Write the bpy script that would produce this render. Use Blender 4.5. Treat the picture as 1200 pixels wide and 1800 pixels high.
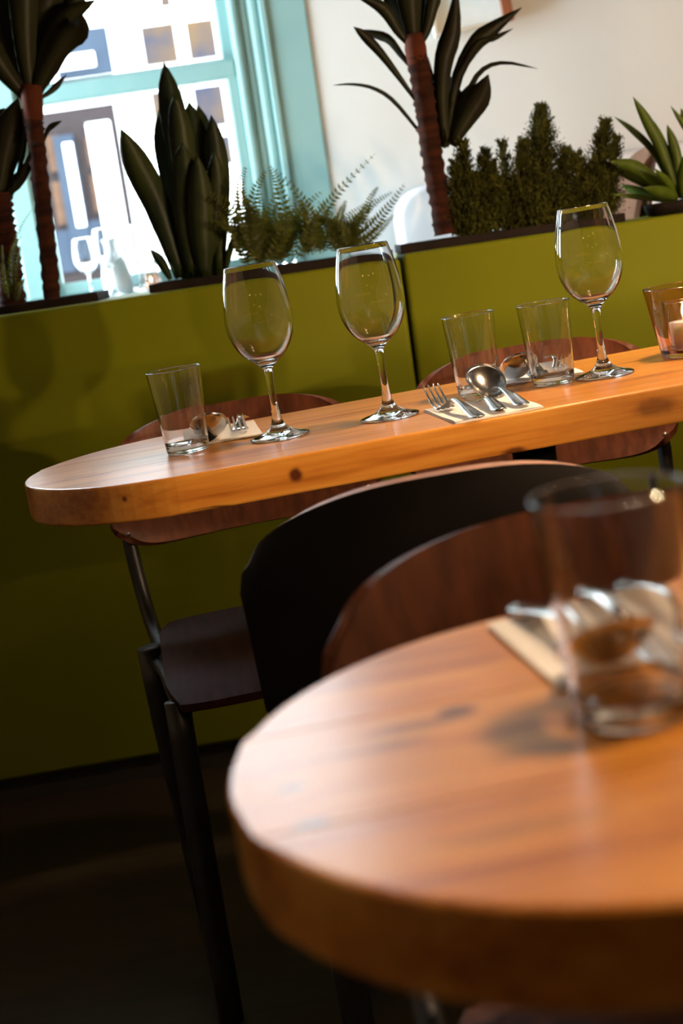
import bpy, bmesh, math, random
from mathutils import Vector, Matrix, noise
random.seed(7)
for o in list(bpy.data.objects): bpy.data.objects.remove(o)
S = bpy.context.scene; COL = S.collection; R = math.radians
# ------------------------------------------------------------------ camera
CZ = 0.9957; PITCH = R(10.97); ROLL = R(9.875); FPX = 2500.0
fw = Vector((0, math.cos(PITCH), -math.sin(PITCH))); rt = Vector((1, 0, 0)); up = rt.cross(fw)
c_, s_ = math.cos(ROLL), math.sin(ROLL)
CR = c_*rt - s_*up; CU = s_*rt + c_*up
CAM = Vector((0, 0, CZ))
cd = bpy.data.cameras.new('camera'); cam = bpy.data.objects.new('camera', cd); COL.objects.link(cam)
m = Matrix((CR, CU, -fw)).transposed().to_4x4(); m.translation = CAM; cam.matrix_world = m
cd.sensor_fit = 'HORIZONTAL'; cd.sensor_width = 24; cd.lens = FPX/1200*24
cd.clip_start = 0.05
cd.dof.use_dof = True; cd.dof.focus_distance = 1.90; cd.dof.aperture_fstop = 4.8; cd.dof.aperture_blades = 9
S.camera = cam
def at(px, py, Y):                      # photo pixel + depth -> world point
    d = fw + CR*((px-600)/FPX) + CU*((900-py)/FPX)
    return CAM + d*(Y/d.y)
def atz(px, py, z):
    d = fw + CR*((px-600)/FPX) + CU*((900-py)/FPX)
    return CAM + d*((z-CZ)/d.z)
# ------------------------------------------------------------------ world, light, exposure
S.view_settings.view_transform = 'Standard'; S.view_settings.look = 'None'
S.view_settings.gamma = 1; S.view_settings.use_curve_mapping = False
S.view_settings.exposure = 0.0
w = bpy.data.worlds.new('sky'); S.world = w; w.use_nodes = True
bg = w.node_tree.nodes['Background']; bg.inputs[0].default_value = (0.86, 0.93, 1.0, 1); bg.inputs[1].default_value = 16.0
S.cycles.use_denoising = True
S.cycles.max_bounces = 14; S.cycles.transmission_bounces = 14; S.cycles.transparent_max_bounces = 12
S.cycles.diffuse_bounces = 4; S.cycles.glossy_bounces = 5; S.cycles.sample_clamp_indirect = 6; S.cycles.light_sampling_threshold = 0.0
def area(name, loc, rot, sx, sy, power, col, portal=False):
    l = bpy.data.lights.new(name, 'AREA'); l.shape = 'RECTANGLE'; l.size = sx; l.size_y = sy; l.energy = power; l.color = col
    o = bpy.data.objects.new(name, l); COL.objects.link(o); o.location = loc; o.rotation_euler = rot
    if portal: l.cycles.is_portal = True
    return o
def spot_point(name, loc, power, col, rad=0.03):
    l = bpy.data.lights.new(name, 'POINT'); l.energy = power; l.color = col; l.shadow_soft_size = rad
    o = bpy.data.objects.new(name, l); COL.objects.link(o); o.location = loc; return o
WARM = (1.0, 0.68, 0.40); AMBER = (1.0, 0.55, 0.2)
area('daylight_portal_back', (-0.75, 4.14, 1.75), (R(-90), 0, 0), 2.0, 1.9, 1, (1, 1, 1), True)
area('daylight_portal_left', (-2.14, 3.48, 1.55), (0, R(-90), 0), 2.1, 1.0, 1, (1, 1, 1), True)
area('daylight_side_boost', (-2.32, 3.48, 1.55), (0, R(-90), 0), 2.0, 0.95, 280, (0.74, 0.88, 1.0))  # added area light, strengthens the daylight through the left window
KEY = [((0.62, 1.84, 1.90), 92.0), ((0.40, 0.63, 1.80), 34.0), ((2.0, 3.20, 2.1), 14.0)]
BOWL = [(1.12, 0.72, 0.93), (1.50, 0.98, 0.95), (1.75, 0.60, 0.97)]; BOWL_W = (34.0, 64.0, 100.0)  # low bowl lamps, added out of view to light the middle table
# ------------------------------------------------------------------ materials
def mat(name, col, rough=0.5, metal=0.0, spec=0.5, coat=0.0, var=0.0, vscale=20, bump=0.0, stretch=(1, 1, 1), col2=None):
    M = bpy.data.materials.new(name); M.use_nodes = True; nt = M.node_tree; b = nt.nodes['Principled BSDF']
    b.inputs['Roughness'].default_value = rough; b.inputs['Metallic'].default_value = metal
    b.inputs['Specular IOR Level'].default_value = spec; b.inputs['Coat Weight'].default_value = coat
    b.inputs['Coat Roughness'].default_value = 0.12
    tc = nt.nodes.new('ShaderNodeTexCoord'); mp = nt.nodes.new('ShaderNodeMapping'); mp.inputs['Scale'].default_value = stretch
    nt.links.new(tc.outputs['Object'], mp.inputs['Vector'])
    nz = nt.nodes.new('ShaderNodeTexNoise'); nz.inputs['Scale'].default_value = vscale; nz.inputs['Detail'].default_value = 5
    nt.links.new(mp.outputs['Vector'], nz.inputs['Vector'])
    rp = nt.nodes.new('ShaderNodeValToRGB')
    c2 = col2 if col2 else tuple(max(0, c*(1-var)) for c in col)
    rp.color_ramp.elements[0].color = (*c2, 1); rp.color_ramp.elements[1].color = (*col, 1)
    rp.color_ramp.elements[0].position = 0.35; rp.color_ramp.elements[1].position = 0.65
    nt.links.new(nz.outputs['Fac'], rp.inputs['Fac']); nt.links.new(rp.outputs['Color'], b.inputs['Base Color'])
    if bump:
        bp = nt.nodes.new('ShaderNodeBump'); bp.inputs['Strength'].default_value = bump; bp.inputs['Distance'].default_value = 0.002
        nt.links.new(nz.outputs['Fac'], bp.inputs['Height']); nt.links.new(bp.outputs['Normal'], b.inputs['Normal'])
    return M
def mat_wood(name, c_dark, c_mid, c_light, knots, rough=0.3):
    M = bpy.data.materials.new(name); M.use_nodes = True; nt = M.node_tree; N = nt.nodes.new; L = nt.links.new
    b = nt.nodes['Principled BSDF']; b.inputs['Roughness'].default_value = rough
    b.inputs['Coat Weight'].default_value = 0.12; b.inputs['Coat Roughness'].default_value = 0.16
    tc = N('ShaderNodeTexCoord')
    def noise_(scale, sc, det=5, dist=0.0):
        mp = N('ShaderNodeMapping'); mp.inputs['Scale'].default_value = sc; L(tc.outputs['Object'], mp.inputs['Vector'])
        n = N('ShaderNodeTexNoise'); n.inputs['Scale'].default_value = scale; n.inputs['Detail'].default_value = det; n.inputs['Distortion'].default_value = dist
        L(mp.outputs['Vector'], n.inputs['Vector']); return n
    n1 = noise_(3.0, (1.2, 9, 9), 6, 0.6); n2 = noise_(9.0, (1.0, 18, 18), 4, 0.2)
    mx = N('ShaderNodeMath'); mx.operation = 'MULTIPLY_ADD'; mx.inputs[1].default_value = 0.34
    L(n2.outputs['Fac'], mx.inputs[0])
    m0 = N('ShaderNodeMath'); m0.operation = 'MULTIPLY'; m0.inputs[1].default_value = 0.70; L(n1.outputs['Fac'], m0.inputs[0]); L(m0.outputs[0], mx.inputs[2])
    rp = N('ShaderNodeValToRGB'); e = rp.color_ramp.elements
    e[0].position = 0.36; e[0].color = (*c_dark, 1); e[1].position = 0.68; e[1].color = (*c_light, 1)
    k = rp.color_ramp.elements.new(0.5); k.color = (*c_mid, 1)
    L(mx.outputs[0], rp.inputs['Fac']); cur = rp.outputs['Color']
    n3 = noise_(40, (1, 1, 1), 3)
    for (p, r, st, dk) in knots:        # darker knots with a streak along the grain
        sub = N('ShaderNodeVectorMath'); sub.operation = 'SUBTRACT'; sub.inputs[1].default_value = p; L(tc.outputs['Object'], sub.inputs[0])
        sc = N('ShaderNodeVectorMath'); sc.operation = 'MULTIPLY'; sc.inputs[1].default_value = (1/(r*st), 1/r, 1/r); L(sub.outputs[0], sc.inputs[0])
        ln = N('ShaderNodeVectorMath'); ln.operation = 'LENGTH'; L(sc.outputs[0], ln.inputs[0])
        ad = N('ShaderNodeMath'); ad.operation = 'MULTIPLY_ADD'; ad.inputs[1].default_value = 0.9; L(n3.outputs['Fac'], ad.inputs[0])
        sb = N('ShaderNodeMath'); sb.operation = 'SUBTRACT'; sb.inputs[1].default_value = 0.45; L(ln.outputs['Value'], sb.inputs[0]); L(sb.outputs[0], ad.inputs[2])
        mr = N('ShaderNodeMapRange'); mr.interpolation_type = 'SMOOTHSTEP'
        mr.inputs['From Min'].default_value = 0.35; mr.inputs['From Max'].default_value = 1.15; mr.inputs['To Min'].default_value = dk; mr.inputs['To Max'].default_value = 0
        L(ad.outputs[0], mr.inputs['Value'])
        mi = N('ShaderNodeMix'); mi.data_type = 'RGBA'; L(mr.outputs[0], mi.inputs[0]); L(cur, mi.inputs[6]); mi.inputs[7].default_value = (0.085, 0.018, 0.006, 1)
        cur = mi.outputs[2]
    L(cur, b.inputs['Base Color'])
    bp = N('ShaderNodeBump'); bp.inputs['Strength'].default_value = 0.12; bp.inputs['Distance'].default_value = 0.001
    L(n2.outputs['Fac'], bp.inputs['Height']); L(bp.outputs['Normal'], b.inputs['Normal'])
    return M
def mat_glass(name, col=(1, 1, 1), rough=0.0, ior=1.5):
    M = bpy.data.materials.new(name); M.use_nodes = True; nt = M.node_tree
    nt.nodes.remove(nt.nodes['Principled BSDF']); g = nt.nodes.new('ShaderNodeBsdfGlass')
    g.inputs['Color'].default_value = (*col, 1); g.inputs['Roughness'].default_value = rough; g.inputs['IOR'].default_value = ior
    nt.links.new(g.outputs[0], nt.nodes['Material Output'].inputs['Surface']); return M
def mat_pane(name):                     # thin window glass: clear with a Fresnel reflection
    M = bpy.data.materials.new(name); M.use_nodes = True; nt = M.node_tree
    nt.nodes.remove(nt.nodes['Principled BSDF'])
    t = nt.nodes.new('ShaderNodeBsdfTransparent'); g = nt.nodes.new('ShaderNodeBsdfGlossy'); g.inputs['Roughness'].default_value = 0.02
    t.inputs[0].default_value = (0.95, 0.98, 0.98, 1)
    f = nt.nodes.new('ShaderNodeFresnel'); f.inputs[0].default_value = 1.45; x = nt.nodes.new('ShaderNodeMixShader')
    nt.links.new(f.outputs[0], x.inputs[0]); nt.links.new(t.outputs[0], x.inputs[1]); nt.links.new(g.outputs[0], x.inputs[2])
    nt.links.new(x.outputs[0], nt.nodes['Material Output'].inputs['Surface']); return M
def mat_emit(name, col, st):
    M = bpy.data.materials.new(name); M.use_nodes = True; nt = M.node_tree
    nt.nodes.remove(nt.nodes['Principled BSDF']); e = nt.nodes.new('ShaderNodeEmission')
    e.inputs[0].default_value = (*col, 1); e.inputs[1].default_value = st
    nt.links.new(e.outputs[0], nt.nodes['Material Output'].inputs['Surface']); return M
PINE_D, PINE_M, PINE_L = (0.36, 0.105, 0.012), (0.58, 0.22, 0.030), (0.70, 0.32, 0.055)
M_GLASS = mat_glass('clear_glass'); M_PINK = mat_glass('pink_glass', (1.0, 0.87, 0.82)); M_PANE = mat_pane('window_glass')
M_STEEL = mat('cutlery_steel', (0.62, 0.60, 0.58), 0.16, 1.0, var=0.06, vscale=60)
M_NAPKIN = mat('paper_napkin', (0.90, 0.87, 0.84), 0.9, var=0.06, vscale=300, bump=0.15)
M_PLY = mat('walnut_plywood', (0.15, 0.042, 0.017), 0.55, spec=0.25, var=0.45, vscale=9, stretch=(9, 9, 1))
M_SHADEDPLY = mat('shaded_walnut_plywood', (0.095, 0.028, 0.011), 0.6, spec=0.15, var=0.5, vscale=7, stretch=(9, 9, 1))  # walnut darkened to paint in the dim light on the near chair
M_PALEPLY = mat('pale_beech_plywood', (0.125, 0.052, 0.024), 0.6, spec=0.2, var=0.2, vscale=7, stretch=(9, 9, 1))
M_SEAT = mat('dark_walnut_seat', (0.06, 0.016, 0.010), 0.65, spec=0.2, var=0.4, vscale=9, stretch=(9, 1, 9))
M_PLYEDGE = mat('pale_plywood_edge', (0.42, 0.22, 0.16), 0.5, var=0.3, vscale=30, stretch=(1, 1, 12))
M_BLACKPLY = mat('black_plywood', (0.010, 0.008, 0.007), 0.55, spec=0.25, var=0.3, vscale=15)
M_BLACKMETAL = mat('black_steel', (0.012, 0.011, 0.011), 0.45, 0.0, var=0.2, vscale=40)
M_SCREW = mat('screw_metal', (0.7, 0.66, 0.6), 0.3, 1.0, var=0.1)
M_GREEN = mat('olive_green_vinyl', (0.150, 0.165, 0.003), 0.6, spec=0.12, var=0.07, vscale=6, bump=0.05)
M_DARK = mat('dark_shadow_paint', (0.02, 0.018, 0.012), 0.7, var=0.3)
M_TRAY = mat('dark_brown_tray', (0.016, 0.010, 0.008), 0.8, spec=0.15, var=0.3, vscale=30)
M_SOIL = mat('potting_soil', (0.018, 0.011, 0.007), 0.95, var=0.5, vscale=90, bump=0.6)
M_FLOOR = mat('dark_floorboards', (0.030, 0.020, 0.012), 0.5, var=0.5, vscale=4, stretch=(1, 14, 1))
M_WALL = mat('white_plaster', (0.66, 0.645, 0.62), 0.85, var=0.03, vscale=5, bump=0.05)
M_BROWNWALL = mat('brown_room_wall', (0.035, 0.018, 0.012), 0.8, var=0.25, vscale=3)
M_CEIL = mat('dark_ceiling', (0.045, 0.034, 0.026), 0.9, var=0.1)
M_TEAL = mat('pale_teal_paint', (0.235, 0.385, 0.37), 0.45, spec=0.4, var=0.04, vscale=7)
M_BENCH = mat('white_upholstery', (0.76, 0.74, 0.76), 0.7, var=0.04, vscale=14, bump=0.05)
M_LEAF = mat('dark_glossy_leaf', (0.017, 0.019, 0.004), 0.5, spec=0.2, var=0.5, vscale=5, stretch=(3, 3, 1), col2=(0.010, 0.008, 0.003))
M_SNAKE = mat('banded_leaf', (0.034, 0.044, 0.006), 0.5, spec=0.25, vscale=9, stretch=(2.2, 2.2, .5), col2=(0.006, 0.014, 0.006))
M_FERN = mat('fern_green', (0.10, 0.115, 0.012), 0.55, var=0.6, vscale=14)
def leafy(M, col):                        # thin leaves let daylight through
    nt = M.node_tree; b = nt.nodes['Principled BSDF']; t = nt.nodes.new('ShaderNodeBsdfTranslucent'); x = nt.nodes.new('ShaderNodeMixShader')
    t.inputs[0].default_value = (*col, 1); x.inputs[0].default_value = 0.4
    nt.links.new(b.outputs[0], x.inputs[1]); nt.links.new(t.outputs[0], x.inputs[2]); nt.links.new(x.outputs[0], nt.nodes['Material Output'].inputs['Surface'])
leafy(M_FERN, (0.42, 0.42, 0.03))
M_CYP = mat('cypress_green', (0.060, 0.062, 0.009), 0.75, spec=0.1, var=0.65, vscale=30)
M_AGAVE = mat('agave_green', (0.085, 0.13, 0.012), 0.45, spec=0.3, var=0.6, vscale=6, stretch=(3, 3, 1))
M_TRUNK = mat('reddish_trunk_bark', (0.048, 0.014, 0.006), 0.9, spec=0.1, vscale=16, stretch=(1, 1, 5), col2=(0.016, 0.006, 0.004), bump=0.8)
M_CUT = mat('fresh_red_bark', (0.10, 0.026, 0.012), 0.85, spec=0.1, var=0.3, vscale=25)
M_WAX = mat('white_wax', (0.95, 0.90, 0.80), 0.5, var=0.02)
_b = M_WAX.node_tree.nodes['Principled BSDF']; _b.inputs['Subsurface Weight'].default_value = 1.0; _b.inputs['Subsurface Radius'].default_value = (0.03, 0.02, 0.011); _b.inputs['Subsurface Scale'].default_value = 1.0
M_FLAME = mat_emit('candle_flame', (1.0, 0.70, 0.38), 30.0)
_n = M_FLAME.node_tree; _a = _n.nodes.new('ShaderNodeAddShader'); _t = _n.nodes.new('ShaderNodeBsdfTransparent')      # a flame glows but does not block light
_n.links.new(_n.nodes['Emission'].outputs[0], _a.inputs[0]); _n.links.new(_t.outputs[0], _a.inputs[1]); _n.links.new(_a.outputs[0], _n.nodes['Material Output'].inputs['Surface'])
M_BULB = mat_emit('warm_bulb', (1.0, 0.6, 0.28), 25.0)
M_WICK = mat('black_wick', (0.02, 0.015, 0.01), 0.9)
M_RENDER = mat('white_painted_render', (0.88, 0.88, 0.87), 0.85, var=0.02, vscale=2)
M_FARGLASS = mat('far_window_glass', (0.026, 0.029, 0.043), 0.9, spec=0.0, vscale=2.6, col2=(0.075, 0.048, 0.027))  # orange blotches paint in reflections on the distant panes
M_BRICK = mat('orange_brick', (0.085, 0.050, 0.033), 0.85, spec=0.0, var=0.25, vscale=9)
M_BLUEDOOR = mat('grey_blue_paint', (0.033, 0.043, 0.060), 0.9, spec=0.0, var=0.12, vscale=3)
M_GREYFAR = mat('grey_stone', (0.030, 0.024, 0.024), 0.9, spec=0.0, var=0.1)
M_PAVE = mat('pale_paving', (0.5, 0.5, 0.5), 0.9, var=0.15, vscale=6)
M_WOODFRAME = mat('red_brown_frame', (0.26, 0.065, 0.018), 0.4, var=0.3, vscale=20, stretch=(6, 6, 1))
M_PALEFRAME = mat('pale_wood_frame', (0.62, 0.54, 0.44), 0.5, var=0.1)
M_PRINT = mat('pale_blue_print', (0.80, 0.84, 0.86), 0.25, vscale=7, col2=(0.62, 0.74, 0.78))
# ------------------------------------------------------------------ mesh helpers
def link(name, me, mats, parent=None):
    o = bpy.data.objects.new(name, me); COL.objects.link(o)
    for x in (mats if isinstance(mats, (list, tuple)) else [mats]): me.materials.append(x)
    if parent: o.parent = parent
    return o
def obj(name, V, F, mats, parent=None, smooth=True, mi=None):
    me = bpy.data.meshes.new(name); me.from_pydata([tuple(v) for v in V], [], F); me.update()
    bm = bmesh.new(); bm.from_mesh(me); bmesh.ops.recalc_face_normals(bm, faces=bm.faces); bm.to_mesh(me); bm.free()
    if mi: me.polygons.foreach_set('material_index', mi)
    me.polygons.foreach_set('use_smooth', [smooth]*len(me.polygons))
    return link(name, me, mats, parent)
def flat(me): me.polygons.foreach_set('use_smooth', [False]*len(me.polygons))
def thing(name, label, cat, loc=(0, 0, 0), rot=(0, 0, 0), group=None):
    o = bpy.data.objects.new(name, None); COL.objects.link(o); o.location = loc; o.rotation_euler = rot; o.empty_display_size = .05
    tag(o, label, cat, group); return o
def tag(o, label=None, cat=None, group=None, kind=None):
    if label: o['label'] = label
    if cat: o['category'] = cat
    if group: o['group'] = group
    if kind: o['kind'] = kind
    return o
def struct(o): o['kind'] = 'structure'; return o
def bm_obj(name, bm, mats, parent=None, smooth=False):
    me = bpy.data.meshes.new(name); bmesh.ops.recalc_face_normals(bm, faces=bm.faces); bm.to_mesh(me); bm.free()
    me.polygons.foreach_set('use_smooth', [smooth]*len(me.polygons)); return link(name, me, mats, parent)
def box(name, lo, hi, M, parent=None, bev=0.0, seg=2, smooth=False):
    bm = bmesh.new(); bmesh.ops.create_cube(bm, size=1)
    for v in bm.verts: v.co = Vector([(lo[i]+hi[i])/2 + v.co[i]*(hi[i]-lo[i]) for i in range(3)])
    if bev: bmesh.ops.bevel(bm, geom=bm.edges[:], offset=bev, segments=seg, profile=0.5, affect='EDGES')
    return bm_obj(name, bm, M, parent, smooth)
def lathe(name, prof, M, parent=None, seg=48, closed=True, smooth=True):
    V, F = [], []; n = len(prof); idx = []
    for (r, z) in prof:
        if r < 1e-6: idx.append([len(V)]*seg); V.append((0, 0, z))
        else:
            idx.append(list(range(len(V), len(V)+seg)))
            V += [(r*math.cos(2*math.pi*k/seg), r*math.sin(2*math.pi*k/seg), z) for k in range(seg)]
    for i in range(n if closed else n-1):
        a, b = idx[i], idx[(i+1) % n]
        for k in range(seg):
            q = [a[k], a[(k+1) % seg], b[(k+1) % seg], b[k]]
            u = []
            for x in q:
                if x not in u: u.append(x)
            if len(u) > 2: F.append(u)
    return obj(name, V, F, M, parent, smooth)
def frame_of(t):
    t = t.normalized(); a = Vector((0, 0, 1)) if abs(t.z) < .9 else Vector((0, 1, 0))
    s = t.cross(a).normalized(); return s, s.cross(t).normalized()
def tube_geo(path, rad, seg=8, V=None, F=None, flatten=1.0):
    V = [] if V is None else V; F = [] if F is None else F; P = [Vector(p) for p in path]; n = len(P); b0 = len(V)
    if not isinstance(rad, (list, tuple)): rad = [rad]*n
    ps = None
    for i in range(n):
        t = P[min(i+1, n-1)] - P[max(i-1, 0)]
        s, u = frame_of(t)
        if ps is not None:
            s = (ps - t.normalized()*ps.dot(t.normalized())).normalized(); u = s.cross(t.normalized())
        ps = s
        for k in range(seg):
            a = 2*math.pi*k/seg; V.append(P[i] + s*math.cos(a)*rad[i] + u*math.sin(a)*rad[i]*flatten)
    for i in range(n-1):
        for k in range(seg):
            F.append([b0+i*seg+k, b0+i*seg+(k+1) % seg, b0+(i+1)*seg+(k+1) % seg, b0+(i+1)*seg+k])
    F.append([b0+k for k in range(seg)][::-1]); F.append([b0+(n-1)*seg+k for k in range(seg)])
    return V, F
def tube(name, path, rad, M, parent=None, seg=10, flatten=1.0):
    V, F = tube_geo(path, rad, seg, flatten=flatten); return obj(name, V, F, M, parent)
def spline(P, n):
    P = [Vector(p) for p in P]; out = []
    Q = [P[0]*2-P[1]] + P + [P[-1]*2-P[-2]]
    for i in range(n):
        t = i/(n-1)*(len(P)-1); k = min(int(t), len(P)-2); f = t-k
        a, b, c, d = Q[k], Q[k+1], Q[k+2], Q[k+3]
        out.append(0.5*((2*b)+(c-a)*f+(2*a-5*b+4*c-d)*f*f+(3*b-a-3*c+d)*f**3))
    return out
def leaf_geo(P, wmax, shape='lance', fold=0.25, thick=0.0022, n=12, face=None, V=None, F=None):
    """closed blade: two skins with a crease, along the 3-D points P"""
    V = [] if V is None else V; F = [] if F is None else F; pts = spline(P, n); b0 = len(V)
    for i, p in enumerate(pts):
        t = i/(n-1)
        tg = (pts[min(i+1, n-1)]-pts[max(i-1, 0)]).normalized()
        vd = face if face else (p-CAM).normalized()
        s = tg.cross(vd); s = s.normalized() if s.length > 1e-4 else Vector((1, 0, 0))
        nn = s.cross(tg).normalized()
        if shape == 'lance': wd = (0.42+0.58*math.sin(min(1, t/0.55)*math.pi/2)) if t < .55 else max(0.02, math.cos((t-.55)/.45*math.pi/2)**0.85)
        elif shape == 'strap': wd = (0.6+0.4*min(1, t/.3))*max(0.02, (1-t)**0.55 if t > .5 else (1-t*0.62))
        else: wd = (0.35+0.65*min(1, t/.6)) if t < .62 else max(0.03, (1-((t-.62)/.38)**1.6))
        h = wmax/2*wd; th = thick*(0.35+0.65*(1-t))
        V += [p - s*h, p + nn*(fold*h) , p + s*h, p + nn*(fold*h) + nn*th]
    for i in range(n-1):
        a = b0+i*4; b = a+4
        F += [[a, b, b+1, a+1], [a+1, b+1, b+2, a+2], [a+2, b+2, b+3, a+3], [a+3, b+3, b, a]]
    F += [[b0, b0+1, b0+2, b0+3], [b0+(n-1)*4+k for k in (3, 2, 1, 0)]]
    return V, F
def sub(V, o): return [Vector(v)-Vector(o) for v in V]
def copy_tree(src, loc=None, rotz=None, label=None, group=None):
    r = src.copy(); COL.objects.link(r)
    if loc is not None: r.location = loc
    if rotz is not None: r.rotation_euler = (0, 0, rotz)
    if label: r['label'] = label
    if group: r['group'] = group
    for ch in src.children:
        c = ch.copy(); COL.objects.link(c); c.parent = r
        for g in ch.children:
            d = g.copy(); COL.objects.link(d); d.parent = c
    return r
BT = R(1.6)                              # the old window wall and divider lean a little
# ------------------------------------------------------------------ room shell
struct(box('floor', (-2.2, -3.2, -0.1), (3.2, 2.94, 0), M_FLOOR))
struct(box('floor_platform', (-2.2, 2.95, -0.1), (3.2, 4.15, 0.30), M_FLOOR))
struct(box('ceiling', (-2.2, -3.2, 2.75), (3.2, 4.15, 2.85), M_CEIL))
struct(box('wall_right', (3.1, -3.2, 0), (3.2, 4.15, 2.75), M_BROWNWALL))
struct(box('wall_front', (-2.2, -3.2, 0), (3.2, -3.1, 2.75), M_BROWNWALL))
def wall_with_hole(name, lo, hi, hlo, hhi, M, axis):
    bm = bmesh.new()
    def b(l, h):
        g = bmesh.ops.create_cube(bm, size=1)
        for v in g['verts']: v.co = Vector([(l[i]+h[i])/2+v.co[i]*(h[i]-l[i]) for i in range(3)])
    a = axis; l = list(lo); h = list(hi)
    h2 = h[:]; h2[a] = hlo[0]; b(l, h2)
    l2 = l[:]; l2[a] = hhi[0]; b(l2, h)
    l3 = l[:]; h3 = h[:]; l3[a] = hlo[0]; h3[a] = hhi[0]; h3[2] = hlo[1]; b(l3, h3)
    l4 = l[:]; h4 = h[:]; l4[a] = hlo[0]; h4[a] = hhi[0]; l4[2] = hhi[1]; b(l4, h4)
    return struct(bm_obj(name, bm, M))
wall_with_hole('wall_back', (-2.2, 4.05, 0), (3.2, 4.20, 2.75), (-1.70, 0.93), (0.06, 2.62), M_WALL, 0)
wall_with_hole('wall_left', (-2.2, -3.2, 0), (-2.1, 4.05, 2.75), (2.98, 0.50), (3.98, 2.60), M_WALL, 1)
# window 1: twin sash window in the back wall, origin at the casing's right edge
W0 = at(582, 330, 4.05)
win = bpy.data.objects.new('window_1', None); COL.objects.link(win); win.location = W0; win.rotation_euler = (0, BT, 0); struct(win)
WI = (Matrix.Translation(W0) @ Matrix.Rotation(BT, 4, 'Y')).inverted()
def wl(px, py, Y=4.04): return WI @ at(px, py, Y)
def wb(name, u0, u1, v0, v1, y0, y1, M=None, bev=.004): return box(name, (u0, y0, v0), (u1, y1, v1), M or M_TEAL, win, bev)
sill_z = 0.930 - W0.z; VT = 1.42
mrt = wl(390, 103).z; mrb = wl(390, 137).z
gU = wl(381, 50, 4.12).x; gL = wl(402, 180, 4.06).x
wb('casing', -0.108, 0.0, sill_z, VT, -0.005, 0.03)
wb('casing_edge', -0.128, -0.106, sill_z, VT, -0.011, 0.03, bev=.005)
wb('moulding', -0.160, -0.128, sill_z, VT, 0.006, 0.05, bev=.012)
wb('moulding', -0.186, -0.158, sill_z, VT, 0.012, 0.06, bev=.010)
wb('moulding', -0.212, -0.184, sill_z, VT, 0.004, 0.06, bev=.010)
wb('jamb', -0.215, -0.19, sill_z, VT, 0.05, 0.14)
MU0, MU1 = -0.885, -0.820
wb('mullion', MU0, MU1, sill_z, VT, -0.006, 0.13, bev=.008)
for (a, b, nm) in ((MU1, -0.212, 0), (-1.60, MU0, 1)):
    rs = gL if nm == 0 else b-0.05; rsU = gU if nm == 0 else b-0.05
    wb('sash_stile', rs, b+.004, sill_z, mrt, 0.02, 0.06, bev=.008)
    wb('sash_stile', a-.004, a+0.035, sill_z, mrt, 0.02, 0.06, bev=.008)
    wb('meeting_rail', a, b, mrb, mrt, 0.015, 0.065, bev=.008)
    wb('bottom_rail', a, b, sill_z, sill_z+0.035, 0.02, 0.06)
    wb('upper_stile', rsU, b+.004, mrt, VT, 0.075, 0.115, bev=.008)
    wb('upper_stile', a-.004, a+0.035, mrt, VT, 0.075, 0.115, bev=.008)
    wb('upper_rail', a, b, mrt-.03, mrt+.012, 0.075, 0.115, bev=.006)
    wb('upper_rail', a, b, VT-.06, VT, 0.075, 0.115, bev=.006)
    wb('pane', a+.03, rs+.005, sill_z+.03, mrb+.005, 0.038, 0.042, M_PANE, 0)
    wb('pane', a+.03, rsU+.005, mrt, VT-.05, 0.093, 0.097, M_PANE, 0)
wb('casing', -1.71, -1.60, sill_z, VT, -0.005, 0.03)
wb('head_casing', -1.71, 0.0, VT-.005, VT+0.11, -0.014, 0.03)
struct(box('window_sill', (-1.80, 3.80, 0.885), (0.10, 4.22, 0.930), M_TEAL, None, .006)).name = 'trim_1'
w2 = bpy.data.objects.new('window_2', None); COL.objects.link(w2); w2.location = (-2.12, 3.48, 0.50); struct(w2)
for (y0, y1, z0, z1) in ((-.50, -.46, 0, 2.1), (.46, .50, 0, 2.1), (-.46, .46, 0, .05), (-.46, .46, 2.05, 2.1), (-.46, .46, 1.03, 1.07)):
    box('sash_bar', (0, y0, z0), (.05, y1, z1), M_TEAL, w2, .004)
box('pane', (.02, -.46, .05), (.024, .46, 2.05), M_PANE, w2)
# ------------------------------------------------------------------ green divider
D0 = Vector((0.1915, 2.70, 0)); SEAM = at(703, 440, 2.70).x
def divider(name, x0, x1, label, dz):
    t = thing(name, label, 'divider', (0, 0, 0), group='green planter divider panels')
    bm = bmesh.new(); bmesh.ops.create_cube(bm, size=1)
    zt = lambda x: at(600, 468, 2.70).z - (x-at(600, 468, 2.70).x)*math.tan(BT) + dz
    for v in bm.verts:
        x = x0 if v.co.x < 0 else x1; y = 2.70 if v.co.y < 0 else 2.945
        z = 0.05 if v.co.z < 0 else zt(x)
        v.co = (x + (z-0.94)*math.tan(BT), y, z)
    bmesh.ops.bevel(bm, geom=bm.edges[:], offset=0.010, segments=4, profile=0.5, affect='EDGES')
    p = bm_obj('panel', bm, M_GREEN, t, True)
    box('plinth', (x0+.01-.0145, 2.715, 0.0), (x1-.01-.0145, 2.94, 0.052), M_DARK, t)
    return t, zt
struct(box('wall_light_block', (-2.1, 2.70, 0), (-1.25, 2.95, 2.75), M_WALL))  # unseen stub wall, added to keep side daylight off the tables
divider('divider_panel', -1.22, SEAM-.003, 'olive green divider panel behind the left chair, with snake plant tray on top', 0.0)
dv, ZT = divider('divider_panel', SEAM+.003, 3.08, 'olive green divider panel right of the seam, behind the rightmost wine glass', 0.006)
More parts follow.
